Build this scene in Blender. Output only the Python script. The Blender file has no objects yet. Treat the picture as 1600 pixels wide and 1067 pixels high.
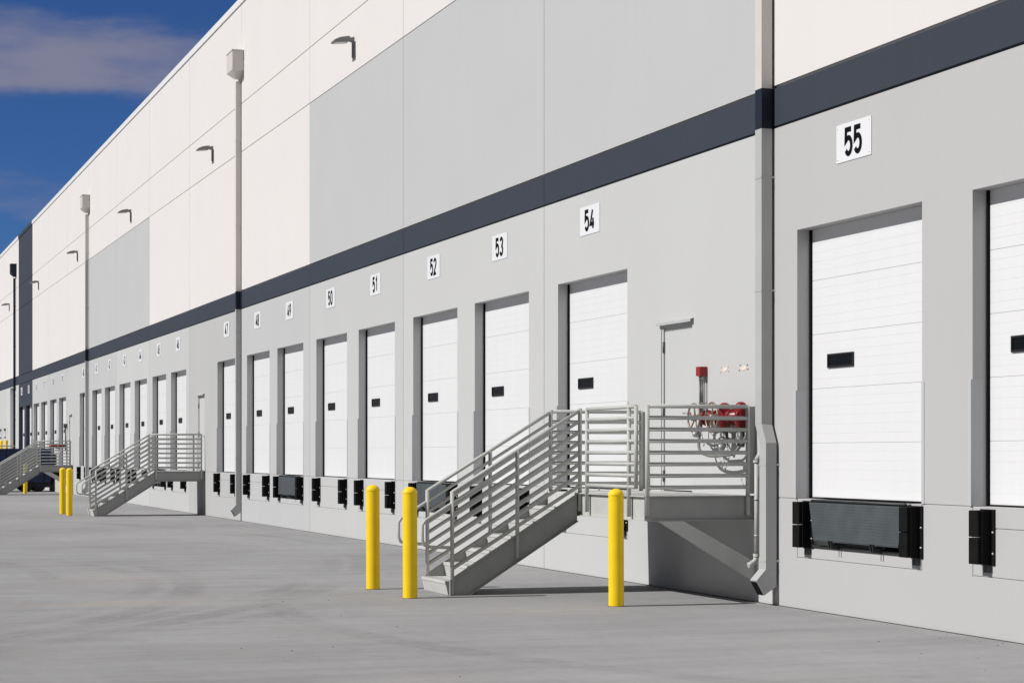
import bpy, bmesh, math, random
from mathutils import Vector, Matrix
R = math.radians
random.seed(7)
scene = bpy.context.scene
COL = scene.collection

# ------------------------------------------------------------ camera
A = math.atan(1090/3200)
cam_d = bpy.data.cameras.new('camera'); cam = bpy.data.objects.new('camera', cam_d); COL.objects.link(cam)
cam.location = (0, -10.454, 1.735)
cam.rotation_euler = (R(90), 0, R(90)-A)
cam_d.sensor_width = 36; cam_d.sensor_fit = 'HORIZONTAL'; cam_d.lens = 72
cam_d.shift_y = 175.5/1600
cam_d.clip_start = .1; cam_d.clip_end = 3000
scene.camera = cam

# ------------------------------------------------------------ sky + sun
SUN_EL, SUN_AZ = 38.5, 2.5          # azimuth: how far the light drifts towards +X while travelling towards +Y
to_sun = Vector((-math.sin(R(SUN_AZ))*math.cos(R(SUN_EL)), -math.cos(R(SUN_AZ))*math.cos(R(SUN_EL)), math.sin(R(SUN_EL))))
sd = bpy.data.lights.new('sun', 'SUN'); sun = bpy.data.objects.new('sun', sd); COL.objects.link(sun)
sd.energy = 4.05; sd.angle = R(.53); sd.color = (1, .977, .945)
sun.rotation_euler = to_sun.to_track_quat('Z', 'Y').to_euler(); sun.location = (-20, -40, 40)

w = bpy.data.worlds.new('World'); scene.world = w; w.use_nodes = True
nt = w.node_tree; nt.nodes.clear()
def N(nt, t, **k):
    n = nt.nodes.new(t)
    for a, b in k.items(): setattr(n, a, b)
    return n
L = nt.links.new
out = N(nt, 'ShaderNodeOutputWorld'); bg = N(nt, 'ShaderNodeBackground'); sky = N(nt, 'ShaderNodeTexSky')
sky.sky_type = 'NISHITA'; sky.sun_disc = False; sky.sun_elevation = R(SUN_EL)
sky.sun_rotation = math.atan2(to_sun.x, to_sun.y)
sky.altitude = 2500; sky.air_density = 1.0; sky.dust_density = 0.0; sky.ozone_density = 6.0
bg.inputs[1].default_value = .050
tint = N(nt, 'ShaderNodeMix', data_type='RGBA', blend_type='MULTIPLY'); tint.inputs[0].default_value = 1
tint.inputs[7].default_value = (.53, .79, 1.20, 1)
L(sky.outputs[0], tint.inputs[6])
# clouds: a noise stretched along the horizon, thickest in a low belt
tc = N(nt, 'ShaderNodeTexCoord'); sep = N(nt, 'ShaderNodeSeparateXYZ'); L(tc.outputs['Generated'], sep.inputs[0])
mp = N(nt, 'ShaderNodeMapping'); mp.inputs['Scale'].default_value = (3.4, 3.4, 13); mp.inputs['Location'].default_value = (.35, .1, .2)
L(tc.outputs['Generated'], mp.inputs[0])
no = N(nt, 'ShaderNodeTexNoise'); no.inputs['Scale'].default_value = 2.2; no.inputs['Detail'].default_value = 7; no.inputs['Roughness'].default_value = .58
L(mp.outputs[0], no.inputs[0])
def rng(nt, src, a, b, c=0., d=1., smooth=True):
    m = N(nt, 'ShaderNodeMapRange'); m.interpolation_type = 'SMOOTHERSTEP' if smooth else 'LINEAR'
    m.inputs[1].default_value = a; m.inputs[2].default_value = b; m.inputs[3].default_value = c; m.inputs[4].default_value = d
    L(src, m.inputs[0]); return m.outputs[0]
def mth(nt, op, a, b=None):
    m = N(nt, 'ShaderNodeMath', operation=op)
    for i, v in enumerate((a, b)):
        if v is None: continue
        if isinstance(v, (int, float)): m.inputs[i].default_value = v
        else: L(v, m.inputs[i])
    return m.outputs[0]
no2 = N(nt, 'ShaderNodeTexNoise'); no2.inputs['Scale'].default_value = 5; no2.inputs['Detail'].default_value = 5
L(mp.outputs[0], no2.inputs[0])
zz = mth(nt, 'ADD', sep.outputs[2], mth(nt, 'MULTIPLY', mth(nt, 'SUBTRACT', no.outputs[0], .5), .045))
belt = mth(nt, 'MULTIPLY', rng(nt, zz, .158, .172), rng(nt, zz, .190, .206, 1, 0))
belt = mth(nt, 'MULTIPLY', belt, rng(nt, no2.outputs[0], .25, .7, .45, .95))
wisp = mth(nt, 'MULTIPLY', rng(nt, no.outputs[0], .5, .72), .3)
cl = mth(nt, 'MAXIMUM', belt, wisp)
cmix = N(nt, 'ShaderNodeMix', data_type='RGBA'); L(cl, cmix.inputs[0]); L(tint.outputs[2], cmix.inputs[6])
cmix.inputs[7].default_value = (4.3, 4.4, 6.2, 1)
# unseen cloud added behind the camera and overhead to neutralise the blue ambient light
back = mth(nt, 'MAXIMUM', rng(nt, sep.outputs[1], .05, -.35), rng(nt, sep.outputs[2], .34, .6))
no3 = N(nt, 'ShaderNodeTexNoise'); no3.inputs['Scale'].default_value = 3.2; no3.inputs['Detail'].default_value = 6; L(tc.outputs['Generated'], no3.inputs[0])
bm_ = N(nt, 'ShaderNodeMix', data_type='RGBA'); L(mth(nt, 'MULTIPLY', back, rng(nt, no3.outputs[0], .32, .55, .35, .95)), bm_.inputs[0])
L(cmix.outputs[2], bm_.inputs[6]); bm_.inputs[7].default_value = (2.8, 2.6, 2.3, 1)
L(bm_.outputs[2], bg.inputs[0]); L(bg.outputs[0], out.inputs[0])
scene.view_settings.view_transform = 'Standard'; scene.view_settings.look = 'None'
scene.view_settings.exposure = 0; scene.view_settings.gamma = 1
scene.cycles.max_bounces = 8; scene.cycles.diffuse_bounces = 2

# ------------------------------------------------------------ materials
def mat(name, col, rough=.6, metal=0., var=.05, vscale=1.2, bump=.0, bscale=60, spec=.4, streak=0.):
    m = bpy.data.materials.new(name); m.use_nodes = True; nt = m.node_tree
    b = nt.nodes['Principled BSDF']; lk = nt.links.new
    b.inputs['Roughness'].default_value = rough; b.inputs['Metallic'].default_value = metal
    b.inputs['Specular IOR Level'].default_value = spec
    t = nt.nodes.new('ShaderNodeTexCoord')
    n = nt.nodes.new('ShaderNodeTexNoise'); n.inputs['Scale'].default_value = vscale; n.inputs['Detail'].default_value = 6
    lk(t.outputs['Object'], n.inputs[0])
    mr = nt.nodes.new('ShaderNodeMapRange'); mr.inputs[1].default_value = .3; mr.inputs[2].default_value = .7
    mr.inputs[3].default_value = 1-var; mr.inputs[4].default_value = 1+var; lk(n.outputs[0], mr.inputs[0])
    last = mr.outputs[0]
    if streak:
        mp = nt.nodes.new('ShaderNodeMapping'); mp.inputs['Scale'].default_value = (3.5, 3.5, .12); lk(t.outputs['Object'], mp.inputs[0])
        s = nt.nodes.new('ShaderNodeTexNoise'); s.inputs['Scale'].default_value = 1.6; s.inputs['Detail'].default_value = 5; lk(mp.outputs[0], s.inputs[0])
        q = nt.nodes.new('ShaderNodeMapRange'); q.inputs[1].default_value = .35; q.inputs[2].default_value = .7
        q.inputs[3].default_value = 1; q.inputs[4].default_value = 1-streak; lk(s.outputs[0], q.inputs[0])
        k = nt.nodes.new('ShaderNodeMath'); k.operation = 'MULTIPLY'; lk(last, k.inputs[0]); lk(q.outputs[0], k.inputs[1]); last = k.outputs[0]
    v = nt.nodes.new('ShaderNodeVectorMath'); v.operation = 'SCALE'; v.inputs[0].default_value = col; lk(last, v.inputs['Scale'])
    lk(v.outputs[0], b.inputs['Base Color'])
    if bump:
        n2 = nt.nodes.new('ShaderNodeTexNoise'); n2.inputs['Scale'].default_value = bscale; n2.inputs['Detail'].default_value = 4
        lk(t.outputs['Object'], n2.inputs[0])
        bp = nt.nodes.new('ShaderNodeBump'); bp.inputs['Strength'].default_value = bump; bp.inputs['Distance'].default_value = .01
        lk(n2.outputs[0], bp.inputs['Height']); lk(bp.outputs[0], b.inputs['Normal'])
    return m
M = {}
M['white'] = mat('cream white wall paint', (.712, .69, .68), .75, var=.012, vscale=.5, bump=.12, bscale=35, streak=.012, spec=.2)
GREYS = {}
for key, c in dict(a=(.492, .502, .510), b=(.513, .519, .523), c=(.533, .540, .543), d=(.468, .472, .475), e=(.483, .482, .485)).items():
    M['grey_'+key] = mat('light grey wall paint '+key, c, .75, var=.014, vscale=.45, bump=.12, bscale=35, streak=.012, spec=.2)
M['navy'] = mat('slate blue wall paint', (.040, .049, .069), .7, var=.04, vscale=.6, bump=.12, bscale=35, streak=.05, spec=.25)
M['navy_dark'] = mat('dark navy paint', (.012, .017, .033), .55, var=.05, spec=.3)
M['door'] = mat('white door enamel', (.76, .765, .78), .42, var=.01, vscale=.8, streak=.02, spec=.35)
M['black'] = mat('black rubber', (.007, .007, .0075), .85, var=.3, vscale=8, bump=.3, bscale=80, spec=.12)
M['seal'] = mat('black weather seal', (.008, .008, .009), .8, spec=.1)
M['glass'] = mat('dark vision glass', (.005, .006, .007), .3, spec=.12)
M['frame'] = mat('dark plastic window frame', (.012, .012, .013), .5)
M['rail'] = mat('light grey galvanised paint', (.50, .508, .49), .5, var=.05, vscale=6, bump=.05, bscale=120, spec=.4)
M['steel'] = mat('grey painted steel', (.32, .325, .315), .5, var=.06, vscale=3, bump=.06, bscale=60, spec=.4)
M['deck'] = mat('pale grey steel plate', (.56, .565, .555), .5, var=.08, vscale=9, bump=.5, bscale=90, spec=.4)
M['leveler'] = mat('blue grey leveler steel', (.072, .084, .092), .6, metal=.1, var=.12, vscale=5, bump=.15, bscale=40)
M['darksteel'] = mat('dark steel', (.05, .052, .055), .5, metal=.4, var=.15, vscale=6)
M['bolt'] = mat('zinc bolt', (.6, .6, .6), .35, metal=.8)
M['yellow'] = mat('yellow plastic sleeve', (.95, .65, .012), .5, var=.035, vscale=5, bump=.06, bscale=25, spec=.3)
M['plate'] = mat('white sign enamel', (.78, .785, .81), .4, var=.01)
M['digit'] = mat('black sign vinyl', (.004, .004, .006), .8, spec=.1)
M['pipe'] = mat('grey downspout paint', (.45, .456, .455), .5, var=.03, vscale=3)
M['pipe_white'] = mat('cream downspout paint', (.63, .60, .57), .5, var=.03, vscale=3)
M['lamp'] = mat('bronze grey lamp housing', (.21, .205, .21), .5, metal=.1, var=.06)
M['lens'] = mat('lamp lens', (.45, .46, .45), .3)
M['red'] = mat('glossy red paint', (.20, .004, .007), .35, var=.1, vscale=10, spec=.5)
M['redbox'] = mat('red enamel box', (.30, .024, .02), .45)
M['brass'] = mat('weathered brass', (.32, .25, .20), .45, metal=.5, var=.2, vscale=12)
M['conduit'] = mat('dark grey conduit', (.13, .13, .13), .45, metal=.4)
M['hose'] = mat('grey rubber hose', (.20, .20, .19), .6)
M['galv'] = mat('galvanised steel', (.42, .43, .43), .4, metal=.5, var=.1, vscale=10)
M['coping'] = mat('white metal coping', (.82, .82, .82), .4, var=.02)
M['roofing'] = mat('pale roof membrane', (.6, .6, .58), .8)
M['container'] = mat('navy container paint', (.006, .018, .075), .4, var=.15, vscale=2, bump=.1, bscale=10)
M['tire'] = mat('tyre rubber', (.015, .015, .015), .8)
M['orange'] = mat('peeled orange paint patch', (.80, .66, .58), .8, var=.2, vscale=30)
M['grit'] = mat('dark grit', (.06, .055, .05), .9, var=.3, vscale=20)
M['ramp'] = mat('ramp concrete', (.5, .5, .49), .85, var=.08, bump=.2)

# ------------------------------------------------------------ mesh helpers
class MB:
    def __init__(s): s.bm = bmesh.new(); s.mats = []
    def mi(s, m):
        if m not in s.mats: s.mats.append(m)
        return s.mats.index(m)
    def quad(s, pts, m):
        f = s.bm.faces.new([s.bm.verts.new(p) for p in pts]); f.material_index = s.mi(m); return f
    def box(s, x0, x1, y0, y1, z0, z1, m, mtx=None):
        v = [s.bm.verts.new((x, y, z)) for x in (x0, x1) for y in (y0, y1) for z in (z0, z1)]
        if mtx: 
            for q in v: q.co = mtx @ q.co
        k = s.mi(m)
        for a in ((0, 1, 3, 2), (4, 6, 7, 5), (0, 4, 5, 1), (2, 3, 7, 6), (0, 2, 6, 4), (1, 5, 7, 3)):
            s.bm.faces.new([v[i] for i in a]).material_index = k
        return s
    def prism(s, poly, axis, a, b, m):
        """poly: 2-D outline; axis: extrusion axis 0/1/2 from a to b"""
        def P(p, t):
            q = list(p); q.insert(axis, t); return tuple(q)
        v0 = [s.bm.verts.new(P(p, a)) for p in poly]; v1 = [s.bm.verts.new(P(p, b)) for p in poly]
        k = s.mi(m); n = len(poly)
        s.bm.faces.new(v0).material_index = k; s.bm.faces.new(v1[::-1]).material_index = k
        for i in range(n):
            s.bm.faces.new((v0[i], v0[(i+1) % n], v1[(i+1) % n], v1[i])).material_index = k
        return s
    def tube(s, pts, r, m, seg=12, smooth=True, closed=False, caps=True):
        pts = [Vector(p) for p in pts]; n = len(pts); k = s.mi(m); rings = []
        rr = r if isinstance(r, (list, tuple)) else [r]*n
        ref = None
        for i, p in enumerate(pts):
            if closed: d = (pts[(i+1) % n]-pts[i-1]).normalized()
            elif i == 0: d = (pts[1]-p).normalized()
            elif i == n-1: d = (p-pts[-2]).normalized()
            else: d = ((pts[i+1]-p).normalized()+(p-pts[i-1]).normalized()).normalized()
            if ref is None:
                ref = Vector((0, 0, 1)) if abs(d.z) < .9 else Vector((1, 0, 0))
            u = (ref-d*ref.dot(d)).normalized(); ref = u; v = d.cross(u)
            rings.append([s.bm.verts.new(p+(u*math.cos(t)+v*math.sin(t))*rr[i]) for t in [2*math.pi*j/seg for j in range(seg)]])
        m_ = n if closed else n-1
        for i in range(m_):
            a, b = rings[i], rings[(i+1) % n]
            for j in range(seg):
                f = s.bm.faces.new((a[j], a[(j+1) % seg], b[(j+1) % seg], b[j])); f.material_index = k; f.smooth = smooth
        if not closed and caps:
            s.bm.faces.new(rings[0][::-1]).material_index = k; s.bm.faces.new(rings[-1]).material_index = k
        return s
    def lathe(s, prof, m, c=(0, 0, 0), seg=24, smooth=True, axis='Z'):
        """prof: list of (r,z)"""
        k = s.mi(m); c = Vector(c); rings = []
        def P(r, z, t):
            a, b = r*math.cos(t), r*math.sin(t)
            return c+(Vector((a, b, z)) if axis == 'Z' else Vector((a, z, b)) if axis == 'Y' else Vector((z, a, b)))
        for r, z in prof:
            if r < 1e-5: rings.append([s.bm.verts.new(P(0, z, 0))])
            else: rings.append([s.bm.verts.new(P(r, z, 2*math.pi*j/seg)) for j in range(seg)])
        for a, b in zip(rings, rings[1:]):
            for j in range(seg):
                q = (j+1) % seg
                vs = [a[0], b[q], b[j]] if len(a) == 1 else [a[j], a[q], b[0]] if len(b) == 1 else [a[j], a[q], b[q], b[j]]
                f = s.bm.faces.new(vs); f.material_index = k; f.smooth = smooth
        return s
    def build(s, name, parent=None, bevel=0, loc=None, segs=2):
        bmesh.ops.recalc_face_normals(s.bm, faces=s.bm.faces[:])
        me = bpy.data.meshes.new(name); s.bm.to_mesh(me); s.bm.free()
        for m in s.mats: me.materials.append(M[m])
        o = bpy.data.objects.new(name, me); COL.objects.link(o)
        if parent is not None: o.parent = parent
        if loc: o.location = loc
        if bevel:
            b = o.modifiers.new('bevel', 'BEVEL'); b.width = bevel; b.segments = segs; b.limit_method = 'ANGLE'; b.angle_limit = R(40)
        return o
def tag(o, label=None, cat=None, group=None, kind=None):
    for k, v in (('label', label), ('category', cat), ('group', group), ('kind', kind)):
        if v: o[k] = v
    return o
def empty(name, loc, label, cat, group=None):
    o = bpy.data.objects.new(name, None); COL.objects.link(o); o.location = loc; o.empty_display_size = .2
    return tag(o, label, cat, group)
def children(o): return [c for c in list(COL.objects) if c.parent == o]
def copy_tree(o, parent=None):
    c = o.copy(); COL.objects.link(c); c.parent = parent
    for ch in children(o): copy_tree(ch, c)
    return c

# ------------------------------------------------------------ ground
def ground():
    m = bpy.data.materials.new('yard concrete'); m.use_nodes = True; nt = m.node_tree; lk = nt.links.new
    b = nt.nodes['Principled BSDF']; b.inputs['Roughness'].default_value = .82; b.inputs['Specular IOR Level'].default_value = .3
    t = nt.nodes.new('ShaderNodeTexCoord')
    def nd(t_, **k):
        n = nt.nodes.new(t_)
        for a, v in k.items(): setattr(n, a, v)
        return n
    def noise(scale, detail=6, rough=.55, mapping=None, rot=0):
        src = t.outputs['Object']
        if mapping:
            mp = nd('ShaderNodeMapping'); mp.inputs['Scale'].default_value = mapping; mp.inputs['Rotation'].default_value = (0, 0, rot); lk(src, mp.inputs[0]); src = mp.outputs[0]
        n = nd('ShaderNodeTexNoise'); n.inputs['Scale'].default_value = scale; n.inputs['Detail'].default_value = detail; n.inputs['Roughness'].default_value = rough
        lk(src, n.inputs[0]); return n.outputs[0]
    def mr(src, a, b_, c, d, sm=False):
        n = nd('ShaderNodeMapRange'); n.interpolation_type = 'SMOOTHSTEP' if sm else 'LINEAR'
        for i, v in enumerate((a, b_, c, d)): n.inputs[i+1].default_value = v
        lk(src, n.inputs[0]); return n.outputs[0]
    def mm(op, a, b_=None, c=None):
        n = nd('ShaderNodeMath', operation=op)
        for i, v in enumerate((a, b_, c)):
            if v is None: continue
            if isinstance(v, (int, float)): n.inputs[i].default_value = v
            else: lk(v, n.inputs[i])
        return n.outputs[0]
    f = mr(noise(.16, 5), .3, .7, .89, 1.10)                                   # big patches
    f = mm('MULTIPLY', f, mr(noise(1.0, 7, .6, (.5, 1.2, 1), R(8)), .3, .7, .95, 1.05))   # broom and traffic streaks
    f = mm('MULTIPLY', f, mr(noise(.9, 8, .65, (2.2, .35, 1), R(-10)), .3, .7, .88, 1.10))
    f = mm('MULTIPLY', f, mr(noise(6, 8, .7), .3, .7, .94, 1.06))
    f = mm('MULTIPLY', f, mr(noise(2.3, 9, .75), .56, .66, 1, .94))
    f = mm('MULTIPLY', f, mr(noise(3.1, 9, .7, (1.5, .3, 1), R(5)), .60, .66, 1, 1.06))
    f = mm('MULTIPLY', f, mr(noise(70, 5, .7), .3, .7, .88, 1.10))
    # tyre arcs swept over the slab
    sep = nd('ShaderNodeSeparateXYZ'); lk(t.outputs['Object'], sep.inputs[0])
    brk = mr(noise(.22, 3), .40, .62, 0, 1)
    rib = mr(noise(9, 3), .35, .6, .3, 1)
    for cx, cy, r, wd, am in ((-29.6, -21.7, 16.15, .13, .15), (-29.6, -21.7, 15.6, .10, .12), (-29.7, -29.5, 22.15, .12, .13), (-39.4, -32.9, 31.7, .13, .14),
                              (-39.4, -32.9, 31.2, .10, .08), (-21., 7.7, 13.3, .12, .10), (-60, -30, 24.2, .2, .12), (-33, -20, 18.1, .12, .07)):
        dx = mm('SUBTRACT', sep.outputs[0], cx); dy = mm('SUBTRACT', sep.outputs[1], cy)
        d = mm('SQRT', mm('ADD', mm('MULTIPLY', dx, dx), mm('MULTIPLY', dy, dy)))
        k = mr(mm('ABSOLUTE', mm('SUBTRACT', d, r)), wd, wd*2.0, 1, 0, True)
        f = mm('MULTIPLY', f, mm('SUBTRACT', 1, mm('MULTIPLY', mm('MULTIPLY', k, mm('MULTIPLY', brk, rib)), am*1.5)))
    # saw cut control joints
    for ax, pitch, off in ((0, 4.6, 1.9), (1, 4.57, 0.35)):
        q = mm('PINGPONG', mm('ADD', sep.outputs[ax], off+pitch*100), pitch/2)
        f = mm('MULTIPLY', f, mr(q, .002, .006, .82, 1))
    v = nd('ShaderNodeVectorMath', operation='SCALE'); v.inputs[0].default_value = (.322, .321, .327); lk(f, v.inputs['Scale'])
    # rusty dust drifts
    px = mr(mm('ABSOLUTE', mm('ADD', mm('SUBTRACT', sep.outputs[0], -24.0), mm('MULTIPLY', mm('SUBTRACT', noise(.8), .5), .5))), .0, .45, 1, 0, True)
    py = mr(mm('ABSOLUTE', mm('SUBTRACT', sep.outputs[1], -7.2)), .2, 1.6, 1, 0, True)
    pa = mm('MULTIPLY', mm('MULTIPLY', px, py), .28)
    pb = mm('MULTIPLY', mr(noise(.4, 6), .56, .72, 0, 1), .10)
    mx = nd('ShaderNodeMix', data_type='RGBA'); lk(mm('MAXIMUM', pa, pb), mx.inputs[0]); lk(v.outputs[0], mx.inputs[6]); mx.inputs[7].default_value = (.50, .38, .28, 1)
    lk(mx.outputs[2], b.inputs['Base Color'])
    bp = nd('ShaderNodeBump'); bp.inputs['Strength'].default_value = .25; bp.inputs['Distance'].default_value = .01
    lk(noise(90, 4), bp.inputs['Height']); lk(bp.outputs[0], b.inputs['Normal'])
    M['yard'] = m
    mb = MB(); mb.quad([(-900, -600, 0), (500, -600, 0), (500, 500, 0), (-900, 500, 0)], 'yard')
    tag(mb.build('pavement'), 'grey concrete truck yard with faint tyre marks', 'pavement', kind='structure')
ground()

# ------------------------------------------------------------ warehouse
WH = empty('warehouse', (-60, 0, 0), 'long white and grey concrete warehouse with a row of white dock doors', 'warehouse')
WX = -60.
JOINTS = [-2., -13.63, -21.34, -29.19, -37.02, -44.67, -52.38, -60.15, -67.75, -75.5, -83.55, -90.9, -98.4, -106., -113.4, -121., -128.7, -136.4]
DOORS = {56: -17.07, 55: -20.75, 54: -28.57, 53: -32.62, 52: -36.34, 51: -40.34, 50: -44.04, 49: -48.05, 48: -51.67, 47: -55.72,
         46: -63.44, 45: -67.11, 44: -71.03, 43: -74.77, 42: -78.68, 41: -82.42, 40: -86.5, 39: -94.15, 38: -97.81, 37: -101.81,
         36: -105.45, 35: -109.23, 34: -113.0}
LEVEL = {55, 52, 49, 45, 41}
DW, Z0, Z1 = 2.74, 1.235, 4.25
MAND = [-24.66, -58.72, -90.2]           # left edge of each personnel door
MW, MZ1 = 1.02, 3.375
TOP = 13.45
# (lower paint, upper paint, dark?)
LOW = ['grey_d', 'grey_e', 'grey_c', 'grey_c', 'grey_b', 'grey_a', 'grey_d', 'grey_b', 'grey_c', 'grey_a', 'grey_b', 'grey_a', 'grey_b', 'navy', 'grey_c', 'grey_b', 'grey_b']
UP = ['white', 'white', 'grey_a', 'grey_a', 'grey_a', 'white', 'white', 'white', 'grey_a', 'grey_a', 'white', 'white', 'white', 'navy', 'white', 'white', 'white']
BIG = (-118.4, -114.9, .9, 5.42)         # drive-in door

def wall_panel(j):
    xa, xb = JOINTS[j+1], JOINTS[j]
    low, up = LOW[j], UP[j]
    dk = low == 'navy'
    G = .018
    zr = dict(b0=5.47, b1=5.93, g1=9.53, g2=10.77)
    xs = {xa, xb, xa+.012}; zs = {0, TOP, zr['b0'], zr['b0']+.03, zr['b1'], zr['b1']+.035, zr['g1'], zr['g1']+.022, zr['g2'], zr['g2']+.022, Z0-.010, Z0+.006}
    holes = []; rects = []
    for n, l in DOORS.items():
        if xa < l+1 < xb:
            holes.append((l, l+DW, Z0, Z1)); xs |= {l, l+DW}; zs |= {Z0, Z1}
            rects.append((l, l+DW, n)); xs |= {l+.012, l+DW-.012}; zs |= {.567, .582, 1.03, 1.042}
            if n in LEVEL: xs |= {l+.39, l+2.53}; zs |= {.70}
    for l in MAND:
        if xa < l+.3 < xb:
            holes.append((l, l+MW, Z0+.02, MZ1)); xs |= {l, l+MW}; zs |= {Z0+.02, MZ1}
    if j == 14: holes.append(BIG); xs |= {BIG[0], BIG[1]}; zs |= {BIG[2], BIG[3]}
    xs = sorted(xs); zs = sorted(zs)
    def cell(x, z):
        for a, b, c, d in holes:
            if a < x < b and c < z < d: return None
        m = low if z < zr['b0'] else 'navy' if z < zr['b1'] else up if (z > zr['g1'] and up == 'navy') or z < zr['g1'] else 'white'
        if dk: m = 'navy'
        d = 0.
        if x < xa+.012: d = .010
        if zr['b0'] < z < zr['b0']+.03: d = .035; m = 'navy'
        if zr['b1'] < z < zr['b1']+.035: d = .040; m = 'navy' if dk else up
        if zr['g1'] < z < zr['g1']+.022 or zr['g2'] < z < zr['g2']+.022: d = G
        for a, b, n in rects:
            if n in LEVEL and a+.39 < x < a+2.53 and .70 < z < Z0: return (.26, 'darksteel')
            if .567 < z < .582 and a < x < b: d = .009
            if n not in LEVEL and 1.03 < z < 1.042 and a+.39 < x < a+2.53: d = .009
            if .567 < z < Z0 and (a < x < a+.012 or b-.012 < x < b): d = .009
        if Z0-.010 < z < Z0+.006 and not any(a-.06 < x < b+.06 for a, b, n in rects) and not any(a-.05 < x < a+MW+.05 for a in MAND): d = .009
        return (d, m)
    mb = MB(); C = {}
    for i in range(len(xs)-1):
        for k in range(len(zs)-1):
            C[i, k] = cell((xs[i]+xs[i+1])/2, (zs[k]+zs[k+1])/2)
    HD = .30
    for (i, k), c in C.items():
        x0, x1, z0, z1 = xs[i]-WX, xs[i+1]-WX, zs[k], zs[k+1]
        if c: mb.quad([(x0, c[0], z0), (x1, c[0], z0), (x1, c[0], z1), (x0, c[0], z1)], c[1])
        for di, dk_ in ((1, 0), (0, 1)):
            q = (i+di, k+dk_)
            if q not in C: continue
            e = C[q]
            da = c[0] if c else HD; db = e[0] if e else HD
            if abs(da-db) < 1e-6: continue
            mm_ = (c if (c and (not e or da < db)) else e)[1]
            if mm_ == 'darksteel': mm_ = low
            if di: mb.quad([(x1, da, z0), (x1, db, z0), (x1, db, z1), (x1, da, z1)], mm_)
            else: mb.quad([(x0, da, z1), (x1, da, z1), (x1, db, z1), (x0, db, z1)], mm_)
    # weld so the panel is one clean sheet
    bmesh.ops.remove_doubles(mb.bm, verts=mb.bm.verts[:], dist=.0005)
    mb.build('wall_panel', WH)
for j in range(len(JOINTS)-1): wall_panel(j)
# body behind the front panels, roof, coping
mb = MB(); xa, xb = JOINTS[-1]-WX, JOINTS[0]-WX
mb.box(xa, xa+.2, .31, 60, 0, TOP, 'white'); mb.box(xb-.2, xb, .31, 60, 0, TOP, 'white'); mb.box(xa+.2, xb-.2, 59.8, 60, 0, TOP, 'white')
mb.build('side_wall', WH)
mb = MB(); mb.box(xa+.2, xb-.2, .31, 59.8, 12.5, 12.7, 'roofing'); mb.build('roof', WH)
mb = MB(); mb.box(xa+.2, xb-.2, .9, 1.0, .02, 12.5, 'darksteel'); mb.build('inner_lining', WH)
mb = MB()
for j in range(len(JOINTS)-1):
    a, b = JOINTS[j+1]-WX, JOINTS[j]-WX
    mb.prism([(-.035, TOP-.10), (-.035, TOP+.07), (.40, TOP+.07), (.40, TOP+.045), (-.005, TOP+.045), (-.005, TOP-.10)], 0, a+.004, b-.004, 'navy' if LOW[j] == 'navy' else 'coping')
mb.build('coping', WH)

# sectional dock door (local x from 0 at the left jamb, y = wall face)
def door_mesh(width, z0, z1, pitch, fine=True):
    zs = {z0, z1}; seams = []; ribs = []
    z = z0+pitch
    while z < z1-.1: seams.append(z); zs |= {z-.003, z+.003}; z += pitch
    if fine:
        z = z0
        while z < z1:
            for q in range(1, 6):
                r = z+pitch*q/6
                if r < z1-.02: ribs.append(r); zs |= {r-.004, r+.004}
            z += pitch
    zs = sorted(zs); mb = MB(); Y = .18
    pts = [(Y-.0, zs[0])]
    def dep(z):
        for s_ in seams:
            if abs(z-s_) < .003: return .005
        for s_ in ribs:
            if abs(z-s_) < .004: return .0013
        return 0
    prev = 0
    for a, b in zip(zs, zs[1:]):
        d = dep((a+b)/2)
        if d != prev: mb.quad([(-.1, Y+prev, a), (width+.1, Y+prev, a), (width+.1, Y+d, a), (-.1, Y+d, a)], 'door')
        mb.quad([(-.1, Y+d, a), (width+.1, Y+d, a), (width+.1, Y+d, b), (-.1, Y+d, b)], 'door'); prev = d
    bmesh.ops.remove_doubles(mb.bm, verts=mb.bm.verts[:], dist=.0003)
    return mb
def make_door():
    o = door_mesh(DW, Z0+.015, Z1+.1, .607).build('dock_door', WH)
    mb = MB(); mb.box(.0, .022, .150, .179, Z0, Z1, 'seal'); mb.box(DW-.022, DW, .150, .179, Z0, Z1, 'seal')
    mb.box(.022, DW-.022, .168, .179, Z0, Z0+.018, 'seal'); mb.build('door_seal', o)
    mb = MB(); x0, x1, za, zb = .40, 1.0, 2.685, 2.840
    for b in ((x0, x1, za, za+.022), (x0, x1, zb-.022, zb), (x0, x0+.022, za+.022, zb-.022), (x1-.022, x1, za+.022, zb-.022)):
        mb.box(b[0], b[1], .162, .179, b[2], b[3], 'frame')
    f = mb.build('vision_panel', o, bevel=.003)
    mb = MB(); mb.box(x0+.022, x1-.022, .173, .1785, za+.022, zb-.022, 'glass'); mb.build('pane', f)
    return o
def make_guard(side):
    mb = MB()
    if side < 0: mb.box(-.045, .0, -.022, -.001, Z0+.005, 2.447, 'grey_a'); mb.box(.0, .006, -.022, .11, Z0+.005, 2.447, 'grey_a')
    else: mb.box(DW, DW+.045, -.005, -.001, Z0+.005, 2.447, 'grey_a'); mb.box(DW-.006, DW, -.005, .11, Z0+.005, 2.447, 'grey_a')
    return mb.build('jamb_guard', WH)
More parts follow.
